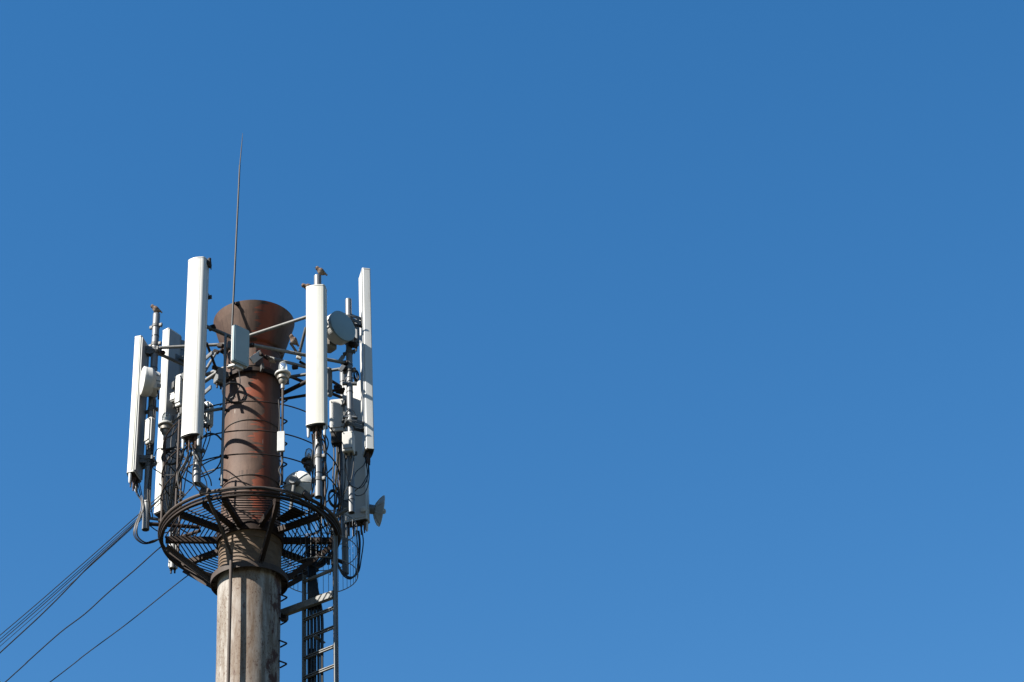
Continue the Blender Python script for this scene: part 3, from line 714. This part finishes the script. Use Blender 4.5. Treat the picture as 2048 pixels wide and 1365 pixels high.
C1 = 'cables below the tallest front panel'; L1 = 'black jumper cable drooping from the tallest front panel'
for i, (x0, x1, x2, x3) in enumerate(((368, 366, 352, 345), (375, 362, 358, 350), (380, 384, 368, 356), (386, 376, 364, 358))):
    cable([(x0, 890, -1.18), (x1, 915, -1.1), (x2, 945, -.9), (x3, 975, -.6), (x3-6, 1005, -.2), (x3-12, 1030, .2)], .0085, (M_CABLE, M_CABLE2, M_CABLE3, M_CABLE)[i], L1, C1, jit=.01)
cable([(383, 888, -1.2), (390, 915, -1.18), (386, 940, -1.15), (387, 965, -1.14), (402, 985, -1.13), (428, 986, -1.12), (470, 980, -1.10), (530, 976, -1.10), (600, 998, -1.02), (645, 1030, -.7), (668, 1070, -.3)], .0085, M_CABLE, 'black cable swinging under the tallest panel and along the platform rim')
cable([(380, 888, -1.2), (372, 920, -1.12), (357, 948, -1.05), (358, 975, -1.02), (372, 992, -1.0)], .0075, M_CABLE3, 'grey cable curving from the tallest panel to the rim')
LL = 'black cable looping between the tallest panel and the thin rail pole'; GL = 'cables between the tallest panel and the rail pole'
cable([(388, 895, -1.15), (405, 930, -1.1), (420, 958, -1.05), (423, 972, -1.03)], .0075, M_CABLE, LL, GL)
cable([(386, 900, -1.15), (402, 940, -1.1), (412, 962, -1.06), (414, 975, -1.04)], .0065, M_CABLE, LL, GL)
cable([(403, 878, -1.0), (416, 868, -1.0), (432, 870, -1.02), (443, 880, -1.03)], .011, M_CABLE, LL, GL)
cable([(402, 932, -1.0), (420, 922, -1.0), (442, 914, -1.02), (452, 910, -1.0)], .0075, M_CABLE2, LL, GL)
cable([(400, 955, -1.0), (425, 944, -1.0), (438, 930, -1.02), (443, 915, -1.03)], .0085, M_CABLE, LL, GL)
cable([(410, 850, -.85), (413, 872, -.9), (405, 900, -.95), (402, 935, -.95)], .0075, M_CABLE, LL, GL)
cable([(420, 850, -.85), (420, 875, -.9), (410, 905, -.95), (398, 930, -.97)], .0065, M_CABLE, LL, GL)
C3 = 'cables hanging from the leftmost antenna'; L3 = 'black cable hanging below the leftmost cream antenna'
for i, dx in enumerate((0, 3, 7, 10)):
    cable([(268+dx, 962, -.03), (272+dx, 985, -.03), (281+dx*.5, 1003, -.04), (282+dx*.5, 1022, -.05), (270+dx*.6, 1050, -.08), (268+dx*.7, 1072, -.08), (285+dx*.6, 1088-dx*.3, -.06), (305, 1085-dx*.3, 0.), (322, 1077, .02)], .0062, M_CABLE, L3, C3, jit=.006)
for x0 in (300, 304):
    cable([(x0+8, 800, -.10), (x0+6, 860, -.06), (x0+1, 930, -.06), (x0-4, 985, -.06), (x0-2, 1015, -.05), (x0+2, 1036, .0)], .0065, M_CABLE2, 'thin dark cable tied along the leftmost pole', 'cables tied to the leftmost pole', jit=.004)
LG = 'dark cable in the tangle between the left panels and the rim'; GG = 'tangled cables behind the left panels'
for pts in ([(330, 905, .1), (352, 905, .0), (372, 918, -.3), (380, 935, -.6)], [(322, 900, .02), (345, 898, -.02), (360, 905, -.2), (366, 930, -.4)],
            [(358, 930, .1), (352, 965, .2), (342, 1000, .3), (338, 1035, .4)], [(366, 880, -.2), (352, 900, 0.), (340, 940, .2), (336, 1000, .5)],
            [(372, 940, -.5), (392, 952, -.4), (412, 944, -.6), (440, 936, -1.0)], [(362, 960, .0), (350, 985, .2), (345, 1010, .4), (346, 1060, .6), (350, 1100, .8)],
            [(356, 870, .3), (348, 900, .3), (335, 925, .3), (333, 980, .5), (335, 1030, .7)], [(350, 850, .6), (340, 880, .5), (345, 930, .5), (340, 1010, .6), (345, 1075, .8)],
            [(396, 960, -.5), (372, 985, -.2), (352, 1010, .1), (340, 1045, .2)], [(318, 968, .0), (332, 975, .1), (350, 965, -.1), (372, 940, -.5)]):
    cable(pts, random.uniform(.006,.010), random.choice((M_CABLE, M_CABLE, M_CABLE2, M_CABLE3)), LG, GG, jit=.015)
GH = 'thin leads low between the left poles'; LH = 'thin dark lead low between the left poles and the platform rim'
for pts in ([(378, 905, -1.0), (370, 930, -.8), (352, 948, -.4), (330, 950, -.1), (306, 938, -.02)], [(366, 870, .1), (362, 905, .2), (352, 945, .4), (352, 990, .6), (348, 1030, .75)],
            [(330, 890, .02), (328, 930, .1), (336, 960, .2), (352, 985, .2), (370, 990, -.2)], [(306, 936, .0), (312, 905, .02), (322, 898, .05), (340, 912, .1), (362, 920, .0), (382, 912, -.6)],
            [(376, 900, -1.1), (378, 930, -.9), (372, 960, -.7), (362, 1000, -.5), (350, 1030, -.2)], [(352, 880, .4), (358, 920, .4), (360, 960, .5), (352, 1010, .7), (356, 1060, .8)],
            [(300, 1052, .0), (312, 1062, .02), (330, 1068, .05), (345, 1060, .2)], [(398, 968, -1.0), (420, 990, -.95), (436, 1000, -.85), (452, 1018, -.7)]):
    cable(pts, random.uniform(.005,.008), random.choice((M_CABLE, M_CABLE, M_CABLE2, M_RUST)), LH, GH, jit=.012)
def coil(px, py, v, r, turns, wr, az, label, squash=1., mat=M_CABLE, spread=.02):
    c_ = P(px, py, v); k = MB(); pts = []
    M_ = Matrix.Rotation(rad(az), 3, 'Z')
    rr = [r*random.uniform(.88,1.05) for _ in range(turns+1)]; dx = [random.uniform(-spread, spread) for _ in range(turns+2)]
    for i in range(turns*20+1):
        t = i/20; j = int(t); f_ = t-j; q_ = rr[min(j, turns)]*(1-f_)+rr[min(j+1, turns)]*f_; a = 2*math.pi*t
        o_ = dx[j]*(1-f_)+dx[j+1]*f_
        pts.append(c_ + M_ @ Vector((q_*math.cos(a)*squash+o_*.6, o_, q_*math.sin(a))))
    k.tube(pts, wr, 6)
    return solid('cable_coil', k, mat, label, 'cable coil', 'coils of spare cable')
coil(469, 787, -.72, .145, 6, .0075, 15, 'black cable coil hanging in front of the upper chimney shaft')
cable([(478, 742, -.6), (480, 768, -.75), (470, 790, -.76), (452, 802, -.74), (440, 812, -.9)], .0055, M_CABLE, 'thin wire trailing across the coil on the chimney')
coil(345, 913, .1, .12, 6, .009, -20, 'dark cable coil left of the tallest panel, low between the poles', 1.1, M_CABLE2)
coil(668, 998, -.1, .115, 9, .0095, 35, 'thick black cable coil low on the right by the pole with the junction box', .75, spread=.03)
coil(712, 752, -.2, .075, 5, .0075, 60, 'small looped cable behind the slender right panel', .8, spread=.03)
coil(630, 1118, .2, .12, 4, .009, 30, 'dark cable loop under the right side of the platform', 1.2)
# right hand bundles
C2 = 'cables under the front right panel'; L2 = 'cable running down beside the pole of the front right panel'
for i, (xa, xb, xc) in enumerate(((624, 627, 628), (629, 626, 624), (634, 650, 648), (641, 647, 652), (646, 651, 650), (650, 655, 646))):
    cable([(xa, 868, -.97), (xb, 890, -.92), (xc, 930, -.86), (xc+(2 if i % 2 else -3), 970, -.84), (xc-4, 1000, -.80), (xc-6, 1025, -.6)], .008, (M_CABLE, M_CABLE2, M_CABLE, M_CABLE3, M_CABLE2, M_CABLE)[i], L2, C2, jit=.01)
C5 = 'cables dropping from the pale radio unit on the right'; L5 = 'cable hanging from the pale radio unit down to the platform'
for i, x0 in enumerate((667, 672, 676, 681)):
    cable([(x0, 880, -.10), (x0+1, 915, -.12), (x0-1, 960, -.12), (x0+2, 1000, -.12), (x0-4, 1040, .0), (x0-14, 1090, .1), (x0-16, 1130, .1)], .010, (M_CABLE, M_CABLE, M_CABLE2, M_CABLE)[i], L5, C5, jit=.012)
cable([(676, 905, -.2), (677, 930, -.2), (672, 955, -.2), (672, 985, -.2)], .009, M_YEL, 'ochre taped cable hanging among the black ones on the right')
C6 = 'cables looping below the junction box'; L6 = 'black cable looping in front of the wide shaded panel'
for pts in ([(690, 916, -.5), (693, 945, -.48), (700, 970, -.46), (722, 976, -.35), (735, 955, -.3), (737, 915, -.28)],
            [(708, 916, -.5), (706, 940, -.5), (702, 960, -.5), (690, 985, -.45), (682, 1000, -.4)],
            [(733, 912, -.28), (728, 930, -.3), (712, 945, -.35), (706, 965, -.4), (702, 1000, -.42), (690, 1002, -.4), (672, 988, -.3)],
            [(737, 914, -.28), (738, 960, -.25), (730, 985, -.25), (716, 992, -.3), (708, 985, -.35), (724, 970, -.35), (735, 950, -.3)],
            [(730, 914, -.28), (735, 945, -.27), (734, 965, -.3)], [(694, 915, -.5), (690, 930, -.5), (690, 960, -.4), (685, 1020, -.2)]):
    cable(pts, .0065, M_CABLE, L6, C6)
C7 = 'cables hooped under the lower right panel'; L7 = 'black cable hanging below the wide shaded panel and hooking back'
for i, (x0, dx) in enumerate(((712, 0), (718, 3), (724, 5), (716, 1))):
    cable([(x0, 1062, .62), (x0+2, 1085, .62), (717+dx, 1115, .6), (712+dx, 1145, .55), (700+dx*.4, 1158-dx*.6, .5), (686, 1150-dx, .45), (674, 1125, .3), (668, 1098, .2)], .008, M_CABLE, L7, C7, jit=.006)
C8 = 'dark cables on the right side of the platform'; L8 = 'dark cable draped over the right side of the platform'
for pts in ([(600, 1000, -.5), (625, 1020, -.3), (640, 1060, 0.), (612, 1075, .1), (590, 1095, .2)], [(655, 1020, -.5), (670, 1060, -.2), (660, 1100, .1), (630, 1130, .2), (622, 1170, .1)],
            [(628, 1000, -.75), (645, 1030, -.5), (655, 1075, -.2), (645, 1110, .1)], [(648, 1040, -.2), (652, 1052, -.1), (662, 1048, -.1), (670, 1038, -.1)],
            [(592, 985, -.7), (605, 1010, -.5), (600, 1040, -.3), (585, 1080, -.1), (583, 1105, 0)], [(668, 1050, .1), (672, 1090, .15), (668, 1120, .1), (660, 1150, .0)]):
    cable(pts, .0075, random.choice((M_CABLE, M_CABLE2)), L8, C8, jit=.01)
# feeder bundle in the cable ladder
C9 = 'feeder cables in the cable ladder'; L9 = 'thick black feeder cable running down inside the cable ladder'
for i in range(9):
    f_ = .10+.052*i; b_ = Lb + u_*(Wd*f_*1.05) - n_*(.03+.02*(i % 2))
    za_ = z_at(b_.x, b_.y, 1232); 
    q_ = [P(612+3*i, 1085+4*(i % 3), .3), P(618+1.5*i, 1130, .2), P(618+2.0*i, 1175, .1), Vector((b_.x, b_.y, za_)), Vector((b_.x, b_.y, za_-.5)), Vector((b_.x+random.uniform(-.01,.01), b_.y, za_-1.3)), Vector((b_.x, b_.y, 4.)), Vector((b_.x, b_.y, .2))]
    cable(q_, .0155, M_CABLE, L9, C9)
rr_ = Rb - u_*.035 - n_*.02
cable([P(664, 1098, .1), P(664, 1130, -.1), Vector((rr_.x, rr_.y, z_at(rr_.x, rr_.y, 1180))), Vector((rr_.x, rr_.y, 8.)), Vector((rr_.x, rr_.y, .2))], .011, M_CABLE2, 'single cable tied along the right rail of the cable ladder')
# small bits on the lamp post
cable([(557, 800, -1.05), (559, 830, -1.06), (558, 866, -1.06)], .0055, M_CABLE2, 'thin wire running down the front lamp post into the white box')
cable([(561, 908, -1.06), (565, 925, -1.06), (558, 940, -1.06), (562, 955, -1.06), (560, 972, -1.05)], .008, M_CABLE2, 'twisted wire below the white box on the lamp post')
cable([(327, 880, .0), (345, 870, .0), (360, 850, -.3), (372, 838, -.8)], .008, M_RUST2, 'brown cable rising from the left lamp towards the tallest panel')

# ------------------------------------------------------------------ birds
def bird_mat(name, a, b_, c_):
    m, N, L, s = newmat(name); tc = N.new('ShaderNodeTexCoord').outputs['Object']
    sp = N.new('ShaderNodeSeparateXYZ'); L.new(tc, sp.inputs[0])
    n = noise(N, L, tc, 90, 3, .6, (1,.35,1))
    top = mix(N, L, sstep(N, L, n, .42, .6), a, b_)
    z = mth(N, L, 'ADD', sp.outputs[2], mth(N, L, 'MULTIPLY', mth(N, L, 'SUBTRACT', n, .5), .02))
    L.new(mix(N, L, sstep(N, L, z, .034, .046), c_, top), s.inputs['Base Color']); s.inputs['Roughness'].default_value = .85
    return m
MB1 = bird_mat('brown_feathers', (.12,.072,.045), (.035,.021,.014), (.22,.17,.13)); MB2 = bird_mat('dark_feathers', (.014,.011,.009), (.009,.007,.006), (.03,.024,.02))
MBK = worn('beak_horn', (.09,.07,.05), (.06,.05,.04), None, 30, .4, bst=0)
def bird(loc, az, pitch, label, mat, sc=1.):
    t = thing('bird', label, 'bird', loc, rad(az), 'small birds perched on the antennas'); t.scale = (sc,)*3; t.rotation_euler = (rad(pitch), 0, rad(az))
    # continuous body: beak end at -y, tail at +y
    sec = [(-.064,.078,.004,.004), (-.060,.079,.015,.015), (-.050,.081,.0205,.0205), (-.038,.076,.0215,.0215), (-.026,.065,.024,.026), (-.005,.052,.030,.031), (.018,.046,.030,.029), (.040,.044,.022,.020), (.055,.044,.013,.010), (.075,.040,.011,.005), (.100,.033,.013,.003), (.103,.032,.010,.002)]
    vs = []; fs = []; n = 14
    for y, z, a, b_ in sec: vs += [(a*math.cos(2*math.pi*k/n), y, z+b_*math.sin(2*math.pi*k/n)) for k in range(n)]
    for i in range(len(sec)-1):
        for k in range(n):
            j = (k+1) % n; fs.append((i*n+k, i*n+j, (i+1)*n+j, (i+1)*n+k))
    fs.append(tuple(range(n))); fs.append(tuple(range((len(sec)-1)*n, len(sec)*n)))
    MB().add(vs, fs).build('body', mat, t, angle=70)
    t.scale = (sc*1.15, sc*.86, sc*1.12)
    for sx in (-1, 1):
        w = MB(); ws = [(-.022,.056,.006,.010), (-.005,.056,.007,.020), (.02,.050,.007,.021), (.045,.044,.006,.015), (.068,.042,.004,.007), (.084,.042,.0015,.002)]
        for y, z, a, b_ in ws: pass
        vs = []; fs = []; xo = (.020,.0265,.026,.020,.013,.010)
        for (y, z, a, b_), x0 in zip(ws, xo): vs += [(sx*(x0+a*math.cos(2*math.pi*k/10)), y, z+b_*math.sin(2*math.pi*k/10)) for k in range(10)]
        for i in range(5):
            for k in range(10):
                j = (k+1) % 10; fs.append((i*10+k, i*10+j, (i+1)*10+j, (i+1)*10+k))
        fs += [tuple(range(10)), tuple(range(50, 60))]
        MB().add(vs, fs).build('wing', mat, t, angle=70)
        MB().tube([(sx*.011,.005,.026), (sx*.011,-.002,.012), (sx*.011,.004,.0)], .0022, 6).tube([(sx*.011,-.012,.001), (sx*.011,.010,.001)], .002, 5).build('leg', MBK, t)
        MB().lathe([(.0005,-.003),(.0028,-.0015),(.0028,.0015),(.0005,.003)], (sx*.0165,-.054,.086), (1,0,0), 8).build('eye', M_CABLE, t)
    MB().lathe([(.005,0),(.0035,.006),(.0004,.015)], (0,-.062,.078), (0,-1,-.1), 8).build('beak', MBK, t)
    return t
bird(Vector((p3.x-.03, p3.y-.03, zt3-.005)), -78, -8, 'brown bird perched on top of the leftmost pole', MB1, 1.12)
a1 = A1[0]; bird(Vector((a1.x+.075, a1.y+.0, a1.z+A1[1]-.06)), -105, -58, 'dark bird perched upright on the tallest white panel', MB2, 1.15)
bird(Vector((p2.x+.02, p2.y-.02, zt2)), -72, -8, 'brown bird on top of the pole behind the front right panel', MB1, 1.15)
a2 = A2[0]; bird(Vector((a2.x-.085, a2.y+.02, a2.z+A2[1]-.02)), -80, 18, 'brown bird crouching over the left edge of the front right panel top', MB1, 1.2)
bird(P(584, 689, -.655)+Vector((0,0,.008)), -50, -16, 'brown bird on the open end of the short tube by the funnel', MB1, 1.15)
bird(P(541, 727, -.62), -60, 0, 'pale bird huddled among the tubes left of the front lamp', MB1, .85)
print('ZP', ZP, 'CAM', CAM, 'zrim', z_rim, 'aerial')
